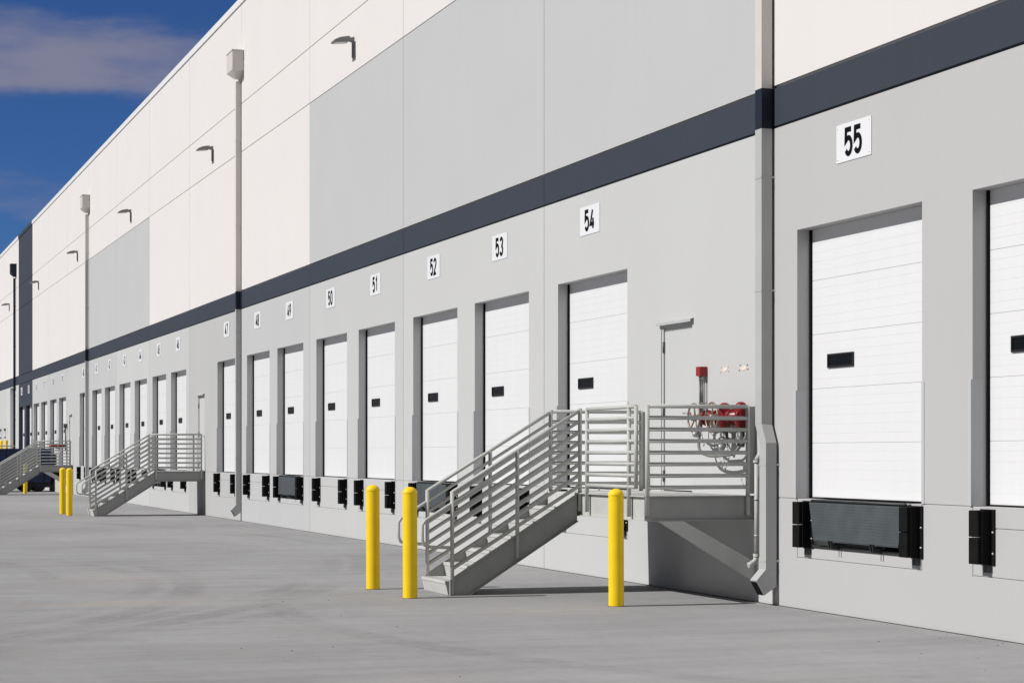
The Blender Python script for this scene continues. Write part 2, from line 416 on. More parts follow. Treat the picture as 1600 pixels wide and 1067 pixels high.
def make_bumper(x):
    mb = MB()
    for z0, z1 in ((.700, .948), (.956, 1.205)): mb.box(x, x+.165, -.15, -.012, z0, z1, 'black')
    o = mb.build('dock_bumper', WH, bevel=.008)
    mb = MB(); mb.box(x-.02, x+.235, -.012, -.001, .69, 1.215, 'seal'); mb.box(x+.168, x+.180, -.11, -.012, .70, 1.205, 'seal')
    mb.box(x+.10, x+.175, -.05, -.012, .62, .695, 'darksteel')
    for z in (.80, 1.0): mb.lathe([(0, -.026), (.011, -.026), (.011, -.012)], 'bolt', (x+.212, 0, z), 8, axis='Y')
    mb.build('mounting_plate', o)
    return o
def make_leveler():
    mb = MB(); xa, xb = .40, 2.50
    za, zb = .80, 1.205
    # ribbed lip hanging with a slightly tapered outline
    n = 26
    for i in range(n):
        t0, t1 = i/n, (i+1)/n
        def row(t): 
            z = zb-(zb-za)*t; ins = .0+.20*t; y = -.055-.05*t
            return xa+ins*1.0, xb-ins*.25, y, z
        a0, b0, y0, zz0 = row(t0); a1, b1, y1, zz1 = row(t1); k = .004 if i % 2 else 0.0012
        mb.quad([(a0, y0-k, zz0), (b0, y0-k, zz0), (b1, y1-k, zz1), (a1, y1-k, zz1)], 'leveler')
        mb.quad([(a0, y0-.004, zz0), (b0, y0-.004, zz0), (b0, y0, zz0), (a0, y0, zz0)], 'leveler')
    bmesh.ops.remove_doubles(mb.bm, verts=mb.bm.verts[:], dist=.0002)
    a, b, y, z = xa+.20, xb-.05, -.105, za
    mb.box(a, b, y, y+.03, z-.012, z-.002, 'leveler')
    mb.quad([(xa, -.03, zb), (xa, -.055, zb), (a, y, z), (a, y+.03, z)], 'leveler')
    mb.quad([(xb, -.03, zb), (xb, -.055, zb), (b, y, z), (b, y+.03, z)], 'leveler')
    o = mb.build('dock_leveler', WH)
    mb = MB(); mb.tube([(xa+.02, -.035, 1.222), (xb-.02, -.035, 1.222)], .013, 'darksteel', 8)
    mb.box(xa, xb, -.02, .17, 1.212, 1.228, 'galv'); mb.build('lip_hinge', o)
    for x in (.98, 1.90):
        for q in (0, .05):
            mb = MB(); mb.prism([(-.015, .70), (-.12, .72), (-.135, .80), (-.115, .80), (-.09, .755), (-.02, .78)], 0, x+q, x+q+.014, 'darksteel'); mb.build('lip_keeper', o)
    mb = MB(); mb.box(xa, xb, -.02, -.002, .705, .735, 'darksteel'); mb.box(xa+.55, xb-.55, .02, .05, .74, .79, 'leveler'); mb.build('pit_curb', o)
    return o
PROTO = {}
for n, l in DOORS.items():
    x = l-WX
    def put(key, fn):
        if key not in PROTO: o = PROTO[key] = fn()
        else: o = copy_tree(PROTO[key], WH)
        o.location = (x, 0, 0)
        return o
    put('door', make_door)
    for key, sd_ in (('gl', -1), ('gr', 1)):
        g_ = put(key, lambda: make_guard(sd_))
        if n in (34, 35):
            g_.data = g_.data.copy(); g_.data.materials[0] = M['navy']
    put('bl', lambda: make_bumper(.17)); put('br', lambda: make_bumper(2.535))
    if n in LEVEL: put('lev', make_leveler)

# personnel doors
def make_mandoor():
    mb = MB(); mb.box(-.0, .05, .012, .10, Z0+.02, MZ1, 'grey_c'); mb.box(MW-.05, MW, .012, .10, Z0+.02, MZ1, 'grey_c'); mb.box(.05, MW-.05, .038, .10, MZ1-.05, MZ1, 'grey_c')
    mb.box(.054, MW-.054, .032, .09, Z0+.035, MZ1-.054, 'grey_c')
    o = mb.build('personnel_door', WH, bevel=.003)
    mb = MB(); mb.prism([(-.001, MZ1+.072), (-.048, MZ1+.056), (-.048, MZ1+.024), (-.042, MZ1+.024), (-.042, MZ1+.05), (-.001, MZ1+.062)], 0, -.05, MW+.03, 'grey_d'); mb.build('drip_cap', o)
    for z in (1.45, 2.30, 3.12):
        mb = MB(); mb.tube([(.048, .012, z-.07), (.048, .012, z+.07)], .012, 'conduit', 8); mb.box(.030, .066, .016, .034, z-.07, z+.07, 'conduit'); mb.build('hinge', o)
    mb = MB(); mb.tube([(MW-.13, .03, 2.25), (MW-.13, -.025, 2.25), (MW-.24, -.03, 2.25)], .011, 'galv', 8); mb.build('handle', o)
    mb = MB(); mb.box(0, MW, -.01, .10, Z0+.005, Z0+.018, 'galv'); mb.build('threshold', o)
    return o
for i, l in enumerate(MAND):
    o = PROTO['man'] = make_mandoor() if i == 0 else copy_tree(PROTO['man'], WH)
    o.location = (l-WX, 0, 0)
# drive-in door
o = door_mesh(BIG[1]-BIG[0], BIG[2], BIG[3]+.1, .607, False).build('drive_in_door', WH); o.location = (BIG[0]-WX, .02, 0)

# downspouts
def downspout(x, jog=False, lower='pipe', upper='pipe_white', band='navy_dark', grey_to=5.47, head_w=.785):
    """x: right edge of the pipe on the wall"""
    w, d, g = (.17, .135, .028) if jog else (.13, .115, .028)
    mb = MB(); x1 = x-WX; x0 = x1-w
    def seg(a, b, z0, z1, m): mb.box(a, b, -g-d, -g, z0, z1, m)
    kz = .42
    zj = 2.08
    s = .115 if jog else 0
    if jog:
        seg(x0, x1, zj, 5.47, lower)
        a = [(x0, zj), (x1, zj), (x1+s, zj-.22), (x0+s, zj-.22)]
        mb.prism([(p[0], p[1]) for p in a], 1, -g-d, -g, lower)
        seg(x0+s, x1+s, kz, zj-.22, lower)
    else: seg(x0, x1, kz, 5.47, lower)
    # kick-out boot
    y0, y1 = -g-d, -g
    mb.prism([(y1, kz), (y0, kz), (y0-.12, kz-.13), (y0-.02, kz-.30), (y1, kz-.20)], 0, x0+s, x1+s, lower)
    mb.prism([(y0-.116, kz-.144), (y0-.120, kz-.147), (y0-.031, kz-.300), (y0-.027, kz-.295)], 0, x0+s+.012, x1+s-.012, 'seal')  # dark sheet painted in for the shaded inside of the open outlet
    mid = 'navy_dark' if band else lower
    seg(x0-.002, x1+.002, 5.47, 5.93, mid)
    seg(x0, x1, 5.93, grey_to if grey_to > 5.93 else 11.35, lower if grey_to > 5.93 else upper)
    if grey_to > 5.93: seg(x0, x1, grey_to, 11.35, upper)
    o = mb.build('downspout', WH, bevel=.006)
    # seams and straps
    for z in (.50, 1.60, 3.6, 4.9, 7.6, 9.8):
        q = s if z < 1.9 else 0
        mb = MB(); m = 'navy_dark' if lower == 'navy_dark' else lower if z < 5.5 or z < grey_to else upper
        mb.box(x0+q-.004, x1+q+.004, y0-.004, -.001, z, z+.025, m); mb.box(x0+q-.02, x1+q+.02, -.006, -.0015, z, z+.025, m); mb.build('strap', o)
    # conductor head: box with a wedge bottom tapering to the pipe
    hw = head_w; hx0 = (x0+x1)/2-hw/2; hx1 = hx0+hw; hy = -.30; zt, zb, zc = 12.08, 11.60, 11.42
    m = upper
    mb = MB(); v = [(hx0, hy), (hx1, hy), (hx1, -.004), (hx0, -.004)]
    t_ = [mb.bm.verts.new((p[0], p[1], zt)) for p in v]; b_ = [mb.bm.verts.new((p[0], p[1], zb)) for p in v]
    c_ = [mb.bm.verts.new(p) for p in ((x0-.01, y0-.01, zc), (x1+.01, y0-.01, zc), (x1+.01, -.004, zc), (x0-.01, -.004, zc))]
    mb.mi(m)
    for A_, B_ in ((t_, b_), (b_, c_)):
        for i in range(4): mb.bm.faces.new((A_[i], A_[(i+1) % 4], B_[(i+1) % 4], B_[i]))
    mb.bm.faces.new(t_[::-1]); mb.bm.faces.new(c_)
    mb.box(hx0-.015, hx1+.015, hy-.015, -.002, zt+.002, zt+.03, m)
    mb.build('conductor_head', o)
    return o
downspout(-21.33, jog=True)
downspout(-52.38, head_w=.78)
downspout(-83.45, head_w=.78, grey_to=9.53)
downspout(-115.0+.1, lower='navy_dark', upper='navy_dark', head_w=.785)

# ------------------------------------------------------------ number signs
def arc(cx, cy, rx, ry, a0, a1, n=10):
    return [(cx+rx*math.cos(R(a0+(a1-a0)*i/n)), cy+ry*math.sin(R(a0+(a1-a0)*i/n))) for i in range(n+1)]
# centre-line strokes in a 1 wide x 2 high box
DG = {
 '0': [arc(.5, 1.5, .5, .5, 0, 180)+arc(.5, .5, .5, .5, 180, 360)+[(1, 1.5)]],
 '1': [[(.15, 1.55), (.62, 2.), (.62, 0)]],
 '2': [arc(.5, 1.52, .5, .48, 170, -35, 12)+[(.02, .02), (1.02, .02)]],
 '3': [arc(.48, 1.53, .47, .47, 160, -90, 12), arc(.48, .53, .52, .53, 90, -160, 12)],
 '4': [[(.66, 2.02), (.0, .48), (1.12, .48)], [(.80, 1.10), (.80, -.02)]],
 '5': [[(.95, 2.), (.06, 2.), (.02, 1.08)]+arc(.49, .66, .51, .66, 128, -150, 14)],
 '6': [[(.70, 2.02)]+arc(.5, .62, .5, .62, 158, 518, 20)],
 '7': [[(0, 2.), (1., 2.), (.36, -.02)]],
 '8': [arc(.5, 1.53, .44, .46, -90, 270, 16), arc(.5, .53, .5, .53, 90, 450, 16)],
 '9': [[(.30, -.02)]+arc(.5, 1.38, .5, .62, -22, 338, 20)],
}
def ribbon(mb, pts, wd, y, m):
    P = [Vector((p[0], 0, p[1])) for p in pts]
    Lf, Rt = [], []
    closed = (P[0]-P[-1]).length < 1e-3
    if closed: P = P[:-1]
    n = len(P)
    for i in range(n):
        a = P[i-1] if (i or closed) else None; b = P[(i+1) % n] if (i < n-1 or closed) else None
        d0 = (P[i]-a).normalized() if a is not None else None; d1 = (b-P[i]).normalized() if b is not None else None
        if d0 is None: d0 = d1
        if d1 is None: d1 = d0
        t = (d0+d1)
        t = t.normalized() if t.length > 1e-3 else d0
        nrm = Vector((-t.z, 0, t.x)); c = max(.45, nrm.dot(Vector((-d1.z, 0, d1.x))))
        Lf.append(mb.bm.verts.new(P[i]+nrm*wd/2/c+Vector((0, y, 0)))); Rt.append(mb.bm.verts.new(P[i]-nrm*wd/2/c+Vector((0, y, 0))))
    k = mb.mi(m)
    for i in range(n if closed else n-1):
        j = (i+1) % n
        mb.bm.faces.new((Lf[i], Lf[j], Rt[j], Rt[i])).material_index = k
SW, SH = .77, .408
def number_sign(n, x, z, lab, skip_first=False):
    o = empty('number_sign', (x, 0, z), lab, 'sign', 'number signs above the dock doors')
    if 'plate' not in PROTO:
        mb = MB(); mb.box(-SW/2, SW/2, -.008, -.002, -SH/2, SH/2, 'plate'); p = PROTO['plate'] = mb.build('plate', o, bevel=.001)
        mb = MB()
        for a in (-1, 1):
            for b in (-1, 1): mb.lathe([(0, -.012), (.008, -.011), (.010, -.008)], 'bolt', (a*(SW/2-.035), 0, b*(SH/2-.035)), 8, axis='Y')
        PROTO['screw'] = mb.build('screw', p)
    else:
        p = copy_tree(PROTO['plate'], o)
    H, W_, wd = .258, .128, .056
    for i, ch in enumerate(str(n)):
        mb = MB(); ox = -.172+i*.205
        for s_, st in enumerate(DG[ch]): ribbon(mb, [(ox+p_[0]*W_, -H/2+p_[1]*H/2) for p_ in st], wd, -.0105-.0006*s_, 'digit')
        mb.build('numeral', o)
for n, l in DOORS.items():
    if n == 56: continue
    side = {55: 'nearest the camera', 54: 'left of the personnel door'}.get(n)
    lab = 'white metal plate with black number %d above its dock door' % n
    if n in (34, 35): lab = 'white plate with number %d on the dark slate wall panel' % n
    number_sign(n, l+DW/2-.04+(.0), 5.065, lab)

# ------------------------------------------------------------ wall lights
LX = [-40.73, -56.4, -71.9, -87.2, -102.95, -118.9]
LL = ['grey wall light above the plate numbered 51, highest in the photo', 'grey wall light just left of the second downspout', 'grey wall light above a grey wall section, right of the third downspout',
      'grey wall light just left of the third downspout', 'small grey wall light next to the dark slate wall panel', 'farthest small wall light, left of the dark slate panel']
def wall_light():
    o = bpy.data.objects.new('wall_light', None); COL.objects.link(o)
    mb = MB(); mb.prism([(-.002, .0), (-.035, .0), (-.035, -.40), (-.012, -.43), (-.002, -.43)], 0, -.055, .055, 'lamp'); mb.build('bracket', o, bevel=.004)
    mb = MB(); mb.prism([(-.035, -.005), (-.12, -.02), (-.12, -.08), (-.035, -.10)], 0, -.05, .05, 'lamp'); mb.build('arm', o)
    mb = MB()
    prof = [(-.11, .0), (-.20, -.01), (-.32, -.035), (-.43, -.085), (-.455, -.125), (-.44, -.135), (-.12, -.105)]
    mb.prism(prof, 0, -.15, .15, 'lamp'); h = mb.build('lamp_head', o, bevel=.012)
    mb = MB(); mb.prism([(-.42, -.137), (-.18, -.1135), (-.18, -.122), (-.42, -.1455)], 0, -.11, .11, 'lens'); mb.build('lens', h)
    return o
pl = wall_light()
for i, x in enumerate(LX):
    o = pl if i == 0 else copy_tree(pl)
    o.location = (x, 0, 10.25); tag(o, LL[i], 'wall light', 'wall lights high on the warehouse')

# ------------------------------------------------------------ stairs
def channel(mb, axis, a, b, plane, z0, z1, out_, m='steel', fl=.05, t=.008):
    """C channel: web set back from the plane, toes out; out_: +1/-1 direction of the toes"""
    lo, hi = sorted((plane-out_*fl, plane-out_*(fl-t)))
    l2, h2 = sorted((plane-out_*(fl-t), plane))
    for r in ((lo, hi, z0, z1), (l2, h2, z0, z0+.011), (l2, h2, z1-.011, z1)):
        if axis == 0: mb.box(a, b, r[0], r[1], r[2], r[3], m)
        else: mb.box(r[0], r[1], a, b, r[2], r[3], m)
LY, HZ = 1.40, 1.25
NR, PITCH, PR = 8, .134, .0235
SL = .606
def stair_platform(x0, W, sw, label, wide, brace, name='dock_stairs'):
    """origin at the wall under the platform's near edge; platform x in [-W,0]; stairs x in [-W,-W+sw]"""
    T = empty(name, (x0, 0, 0), label, 'stairs', 'steel stairs to the personnel doors')
    mb = MB(); mb.box(-W+.05, -.05, -LY+.05, -.01, HZ-.03, HZ-.002, 'deck')
    mb.build('landing_deck', T)
    for args in ((1, -LY+.0, -.012, 0, .96, HZ, 1), (1, -LY+.0, -.012, -W, .96, HZ, -1)):
        mb = MB(); channel(mb, *args); mb.build('landing_beam', T)
    mb = MB(); channel(mb, 0, -W+.06, -.06, -LY, .96, HZ-.001, -1, m='rail'); mb.build('landing_beam', T)
    # stringers
    a_, b_ = -W, -W+sw
    yt, yb = -LY-.002, -3.07
    def topz(y): return min(HZ, 1.27+.627*(y+1.36))
    def botz(y): return max(0.004, .985+.627*(y+1.25))
    for px, o_ in ((b_, 1), (a_, -1)):
        mb = MB()
        yk = -1.36-.02/.627
        w0, w1 = px-o_*.05, px-o_*.042
        outl = [(yt, topz(yt)), (yb, topz(yb)), (yb, .004), (-2.815, .004), (yt, botz(yt))]
        mb.prism(outl, 0, min(w0, w1), max(w0, w1), 'steel')
        f0, f1 = min(w1, px), max(w1, px)
        mb.prism([(yt, topz(yt)), (yb, topz(yb)), (yb, topz(yb)-.012), (yt, topz(yt)-.012)], 0, f0, f1, 'steel')
        mb.prism([(yt, botz(yt)), (-2.815, .004), (-2.835, .004), (yt, botz(yt)+.012)][::1], 0, f0, f1, 'steel')
        mb.box(px-o_*.05 if o_ > 0 else px, px if o_ > 0 else px+.05, yb-.008, yb, .004, topz(yb)-.002, 'steel')
        mb.build('stringer', T)
    # closed risers and treads
    rise, run = HZ/7, .285
    for k in range(1, 7):
        yn = -LY-.02-(7-k)*run; z = k*rise
        mb = MB()
        xa_, xb_ = a_+.0495, b_-.0495
        mb.box(xa_, xb_, yn, yn+run+.052, z-.006, z, 'deck'); mb.box(xa_, xb_, yn, yn+.006, z-.036, z-.006, 'deck')
        mb.prism([(yn+.006, z-.03), (yn+.012, z-.03), (yn+.046, z-rise+.004), (yn+.040, z-rise+.004)], 0, xa_, xb_, 'deck')
        if k == 1:
            for xe in (xa_, xb_-.006): mb.prism([(yn+.007, z-.007), (yn+.25, z-.007), (yn+.25, z-.17), (yn+.05, z-.17)], 0, xe, xe+.006, 'steel')
        # raised grip buttons at the nosing
        for i in range(14):
            for q in range(3):
                cx = xa_+.06+i*(xb_-xa_-.12)/13; cy = yn+.03+q*.035
                mb.box(cx-.008, cx+.008, cy-.008, cy+.008, z+.0, z+.003, 'deck')
        mb.build('stair_tread', T)
    mb = MB(); mb.box(a_+.055, b_-.055, -LY-.03, -LY-.004, HZ-rise, HZ+.0005, 'deck'); mb.build('top_riser', T)
    # guard rails
    def post(par, x, y, z0, z1, r=.0255):
        m_ = MB(); m_.tube([(x, y, z0), (x, y, z1)], r, 'rail', 12); m_.build('post', par)
    ZT = 2.30-PR+.01
    off = .028
    def rails_flat(p0, p1, closed_ends=()):
        mb_ = MB(); P0, P1 = Vector(p0), Vector(p1)
        for i in range(NR):
            z = ZT-i*PITCH; mb_.tube([(P0.x, P0.y, z), (P1.x, P1.y, z)], PR, 'rail', 12)
        return mb_
    # near side
    g = rails_flat((-off, -LY+off, 0), (-off, -.10, 0)).build('guardrail', T)
    post(g, -off, -LY+off, 1.02, ZT+.012); post(g, -off, -.10, 1.02, ZT+.012)
    if wide: mb = MB(); mb.box(-off-.006, -off+.006, -.075, -.004, 1.27, 2.29, 'steel'); mb.build('end_plate', g)
    # far side
    g = rails_flat((-W+off, -LY+off, 0), (-W+off, -.10, 0)).build('guardrail', T)
    post(g, -W+off, -LY+off, 1.02, ZT+.012); post(g, -W+off, -.10, 1.02, ZT+.012)
    if wide: mb = MB(); mb.box(-W+off-.006, -W+off+.006, -.075, -.004, 1.27, 2.29, 'steel'); mb.build('end_plate', g)
    # front of a wide platform with its gate section
    if wide:
        xs_ = (-W+sw+.30, -.52, -.30)
        mb = rails_flat((xs_[0], -LY-.0, 0), (xs_[2], -LY, 0)); mb.tube([(xs_[2], -LY, ZT+.012), (xs_[2], -LY, ZT-7*PITCH-.02)], .0245, 'rail', 12)
        g = mb.build('guardrail', T); post(g, xs_[0], -LY, 1.02, ZT+.012); post(g, xs_[1], -LY, 1.0, ZT)
        mb = MB(); mb.tube([(xs_[0]+.35, -LY+.02, ZT-7*PITCH-.03), (xs_[0]+.35, -LY+.02, ZT-7*PITCH-.06)], .015, 'rail', 8); mb.build('latch', g)
    # stair rails
    for px, o_ in ((b_-off, 1), (a_+off, -1)):
        mb = MB(); ya, yz = -LY+.04, -3.045
        for i in range(NR):
            def zz_(y): return ZT-i*PITCH+SL*(y-ya)
            if i == 1:
                R0 = [(px, ya, zz_(ya)), (px, -3.38, zz_(-3.38)), (px, -3.425, zz_(-3.38)-.06), (px, -3.425, .68), (px, -3.40, .625), (px, -3.34, .60), (px, yz, .585)]
                mb.tube(R0, .0205, 'rail', 10)
            else: mb.tube([(px, ya, zz_(ya)), (px, yz, zz_(yz))], PR, 'rail', 12)
        g = mb.build('stair_rail', T)
        zt = ZT+SL*(yz-ya)
        post(g, px, yz, .01, zt+.012); post(g, px, -2.20, topz(-2.2)-.30, ZT+SL*(-2.2-ya)); post(g, px, ya-.01 if wide else ya-.02, 1.02, ZT+.02)
    # braces under the landing
    if brace:
        for px, o_ in ((0, 1),):
            mb = MB(); lo, hi = sorted((px-o_*.05, px-o_*.042))
            mb.prism([(-1.24, .958), (-.93, .958), (-.004, .46), (-.004, .235), (-.02, .235)], 0, px-.055, px-.002, 'rail')
            mb.build('brace', T)
            mb = MB(); mb.box(-.06, .05, -.014, -.001, .20, .50, 'rail'); mb.build('base_plate', T)
    return T
S1X = -21.80
stair_platform(S1X, 3.33, 1.13, 'nearest light grey steel stairs with a wide railed landing and gate section', True, True)
stair_platform(-57.60, 1.30, 1.30, 'plain grey steel stairs with a short landing, left of dock door 47', False, False)
stair_platform(-88.85, 1.35, 1.35, 'farthest grey steel stairs, partly cut off by the left edge, before a navy container', False, True)

# ------------------------------------------------------------ bollards
def bollard():
    o = bpy.data.objects.new('bollard', None); COL.objects.link(o)
    mb = MB(); r = .088
    mb.lathe([(r, 0.0), (r, 1.262)], 'yellow', seg=32); mb.build('sleeve', o)
    mb = MB(); prof = [(r-.004, 1.258), (r+.003, 1.262)]
    prof += [((r+.003)*math.cos(R(a)), 1.266+.074*math.sin(R(a))) for a in range(0, 91, 10)]; prof[-1] = (0, 1.34)
    mb.lathe(prof, 'yellow', seg=32); mb.build('dome_cap', o)
    mb = MB(); mb.lathe([(r+.012, .0005), (r+.006, .003), (r+.001, .006)], 'grit', seg=24); mb.build('grout_ring', o)
    return o
pb = bollard()
BL = [((-25.48, -3.66), 0, 'yellow bollard beyond the foot of the nearest stairs, left one of the pair'),
      ((-23.75, -3.66), 0, 'yellow bollard right at the foot of the nearest stairs'),
      ((-21.72, -1.80), 0, 'yellow bollard standing in front of the wide landing'),
      ((-60.25, -3.66), 0, 'left yellow bollard of the close pair by the plain stairs'),
      ((-58.57, -3.66), 0, 'right yellow bollard of the close pair by the plain stairs'),
      ((-91.6, -1.73), 0, 'distant yellow bollard behind the stringer of the farthest stairs'),
      ((-118.9, -.45), 1.17, 'left yellow bollard on the raised ramp above the navy container'),
      ((-115.6, -.45), 1.17, 'right yellow bollard on the raised ramp above the navy container')]
for i, (p, z, lb) in enumerate(BL):
    o = pb if i == 0 else copy_tree(pb)
    o.location = (p[0], p[1], z); o.rotation_euler.z = random.random()*6; o.rotation_euler.x = R(random.uniform(-.4, .4)); tag(o, lb, 'bollard', 'yellow bollards')

# ------------------------------------------------------------ fire hose header, alarm box, drain pipe, patches
def hoses():
    x0 = -22.6
    T = empty('fire_hose_header', (x0, .09, 2.175), 'red fire hose header with handwheels, valves and hanging chains behind the railing', 'fire header')
    def X(x): return x-x0
    mb = MB(); mb.tube([(X(-22.95), -.20, .0), (X(-21.93), -.20, .0)], .075, 'red', 16)
    for x in (-22.75, -22.2): mb.tube([(X(x), -.20, 0), (X(x), -.10, 0)], .055, 'red', 14); mb.lathe([(.10, -.12), (.10, -.094)], 'red', (X(x), 0, 0), 16, axis='Y')
    for x in (-22.95, -22.62, -22.20, -21.93): mb.lathe([(.07, -.012), (.10, -.012), (.10, .012), (.07, .012)], 'red', (X(x), -.20, 0), 16, axis='X')
    mb.build('manifold', T)
    for x in (-22.43, -21.97):
        mb = MB(); mb.lathe([(0, .175), (.03, .172), (.055, .155), (.068, .12), (.072, .06), (.076, 0), (.076, -.08), (.068, -.085), (.066, -.16), (.04, -.18), (.0, -.18)], 'red', (X(x), -.21, .0), 20)
        q = mb.build('valve_body', T)
        mb = MB(); mb.lathe([(.045, -.16), (.045, -.24), (.075, -.25), (.075, -.29), (.05, -.30), (.04, -.36), (0, -.36)], 'conduit', (X(x), -.21, .0), 16); mb.build('outlet', q)
    for x, y in ((-23.0, -.36), (-22.47, -.36)):
        mb = MB(); n = 20; r = .175
        mb.tube([(X(x)+r*math.cos(2*math.pi*i/n), y, .0+r*math.sin(2*math.pi*i/n)) for i in range(n)], .013, 'brass', 8, closed=True)
        for a in range(5): mb.tube([(X(x), y+.02, 0), (X(x)+r*math.cos(2*math.pi*a/5+.3), y, r*math.sin(2*math.pi*a/5+.3))], .010, 'brass', 6)
        mb.lathe([(0, -.03), (.035, -.03), (.04, .03), (0, .03)], 'brass', (X(x), y, 0), 12, axis='Y')
        mb.tube([(X(x), -.20, 0), (X(x), y-.16, 0)], .014, 'galv', 8)
        mb.build('handwheel', T)
        mb = MB(); mb.tube([(X(x)-.04, y+.14, -.0), (X(x)-.04, -.11, -.0)], .03, 'brass', 8); mb.tube([(X(x)+.04, y+.14, .0), (X(x)+.04, -.11, 0)], .014, 'brass', 8)
        mb.box(X(x)-.08, X(x)+.08, y+.10, y+.14, -.05, .05, 'red'); mb.build('yoke', T)
    # big looped drain hose and pipes beneath
    mb = MB(); pts = []
    ctl = [(-22.98, -.26, -.02), (-22.98, -.30, -.26), (-22.88, -.33, -.40), (-22.6, -.34, -.46), (-22.3, -.34, -.46), (-22.02, -.30, -.44), (-21.92, -.24, -.34), (-21.88, -.16, -.18), (-21.88, -.14, -.02)]
    C_ = [Vector((X(a), b, c)) for a, b, c in ctl]
    for i in range(len(C_)-1):
        p0, p1, p2, p3 = C_[max(i-1, 0)], C_[i], C_[i+1], C_[min(i+2, len(C_)-1)]
        for s_ in range(6):
            t = s_/6; pts.append(.5*((2*p1)+(-p0+p2)*t+(2*p0-5*p1+4*p2-p3)*t*t+(-p0+3*p1-3*p2+p3)*t**3))
    pts.append(C_[-1]); mb.tube(pts, .019, 'hose', 10)
    mb.tube([(X(-22.75), -.3, -.30), (X(-22.55), -.33, -.34), (X(-22.2), -.33, -.33), (X(-22.05), -.32, -.27), (X(-21.9), -.3, -.30)], .016, 'conduit', 8)
    mb.build('drain_hose', T)
    # chains
    for (xa_, za), (xb_, zb), sag in (((-22.82, -.10), (-22.70, -.34), .0), ((-22.25, -.46), (-21.98, -.46), .16), ((-22.1, -.20), (-22.0, -.42), .02), ((-22.5, -.08), (-22.42, -.20), .05)):
        mb = MB(); n = 12
        for i in range(n):
            t = (i+.5)/n; x = X(xa_+(xb_-xa_)*t); z = za+(zb-za)*t-sag*4*t*(1-t); tw = .010 if i % 2 else .004
            mb.lathe([(0, -.018), (tw, -.012), (tw, .012), (0, .018)], 'galv', (x, -.36, z), 6)
        mb.build('chain', T)
    for x, z in ((-22.9, -.2), (-22.15, -.36)): 
        mb = MB(); mb.lathe([(0, -.04), (.035, -.03), (.04, .03), (0, .04)], 'galv', (X(x), -.38, z), 12, axis='Y'); mb.build('hose_cap', T)
hoses()
o = empty('alarm_box', (-23.25, 0, 2.755), 'small red junction box on the wall with two dark conduits running down', 'alarm box')
mb = MB(); mb.box(-.062, .062, -.105, -.004, -.058, .058, 'redbox'); mb.build('housing', o, bevel=.004)
for k in (-.03, .035):
    mb = MB(); mb.tube([(k, -.06, -.06), (k, -.06, -.10)], .019, 'galv', 10); mb.tube([(k, -.06, -.09), (k, -.055, -.55)], .0145, 'conduit', 10); mb.box(k-.022, k+.022, -.078, -.002, -.40, -.385, 'galv'); mb.build('conduit', o)

o = empty('drain_pipe', (-21.50, .03, 0), 'slim grey drain pipe with elbows beside the landing corner and the downspout', 'pipe')
mb = MB(); mb.tube([(0, -.17, .56), (0, -.17, 1.66)], .030, 'rail', 14); mb.build('riser', o)
mb = MB(); mb.tube([(.06, -.02, 1.755), (.05, -.07, 1.76), (.02, -.13, 1.735), (0, -.17, 1.66)], .036, 'rail', 14); mb.lathe([(.044, 0), (.044, .03)], 'rail', (0, -.17, 1.635), 14); mb.build('elbow', o)
mb = MB(); mb.tube([(0, -.17, .56), (0, -.19, .50), (-.0, -.25, .46), (-.0, -.28, .45)], .032, 'rail', 14); mb.lathe([(.045, 0), (.045, .035)], 'rail', (0, -.17, .55), 14); mb.build('elbow', o)
for z in (.78, 1.2):
    mb = MB(); mb.lathe([(.031, 0), (.037, 0), (.037, .02), (.031, .02)], 'galv', (0, -.17, z), 14); mb.box(-.008, .008, -.135, -.002, z+.004, z+.016, 'galv'); mb.tube([(.03, -.16, z+.01), (.075, -.16, z+.01)], .006, 'galv', 6); mb.build('pipe_clamp', o)

for i, (x, lb) in enumerate(((-22.69, 'left faded patch of peeled paint high on the wall above the red header'), (-22.15, 'right faded patch with orange edge on the wall, nearest the downspout'))):
    o = empty('paint_patch', (x, 0, 2.757), lb, 'patch', 'peeled patches on the wall')
    mb = MB(); n = 18; vs = []
    for k in range(n):
        a = 2*math.pi*k/n; r = 1+random.uniform(-.22, .22); vs.append((.085*r*math.cos(a), .024*r*math.sin(a)))
    mb.prism(vs, 1, -.004, -.001, 'orange'); mb.build('bare_patch', o)
    for k in range(4):
        mb = MB(); mb.lathe([(0, -.010), (.008, -.009), (.008, -.004)], 'conduit' if i else 'orange', ((-.11, .11, -.09, .12)[k], 0, (-.025, .03, .035, -.02)[k]), 8, axis='Y'); mb.build('screw', o)

# far fire pipe by the farthest stairs
o = empty('fire_standpipe', (-91.4, 0, 0), 'small red fire pipe with a dark indicator post on the wall by the farthest stairs', 'fire pipe')
mb = MB(); mb.tube([(-.1, -.30, 2.07), (-.1, -.72, 2.07)], .07, 'red', 12); mb.tube([(-.1, 0, 2.07), (-.1, -.3, 2.07)], .09, 'red', 12); mb.tube([(.35, -.30, 2.05), (-1.0, -.30, 2.05)], .09, 'red', 12); mb.build('manifold', o)
mb = MB(); mb.tube([(.5, -.08, 1.9), (.5, -.08, 2.86)], .03, 'conduit', 10); mb.box(.43, .57, -.16, -.01, 2.86, 3.05, 'conduit'); mb.build('indicator_post', o)
mb = MB(); mb.tube([(.1, -.25, 2.0), (.12, -.3, 1.7), (.3, -.32, 1.66), (.45, -.28, 1.75), (.45, -.25, 2.0)], .03, 'galv', 8); mb.build('drain_hose', o)

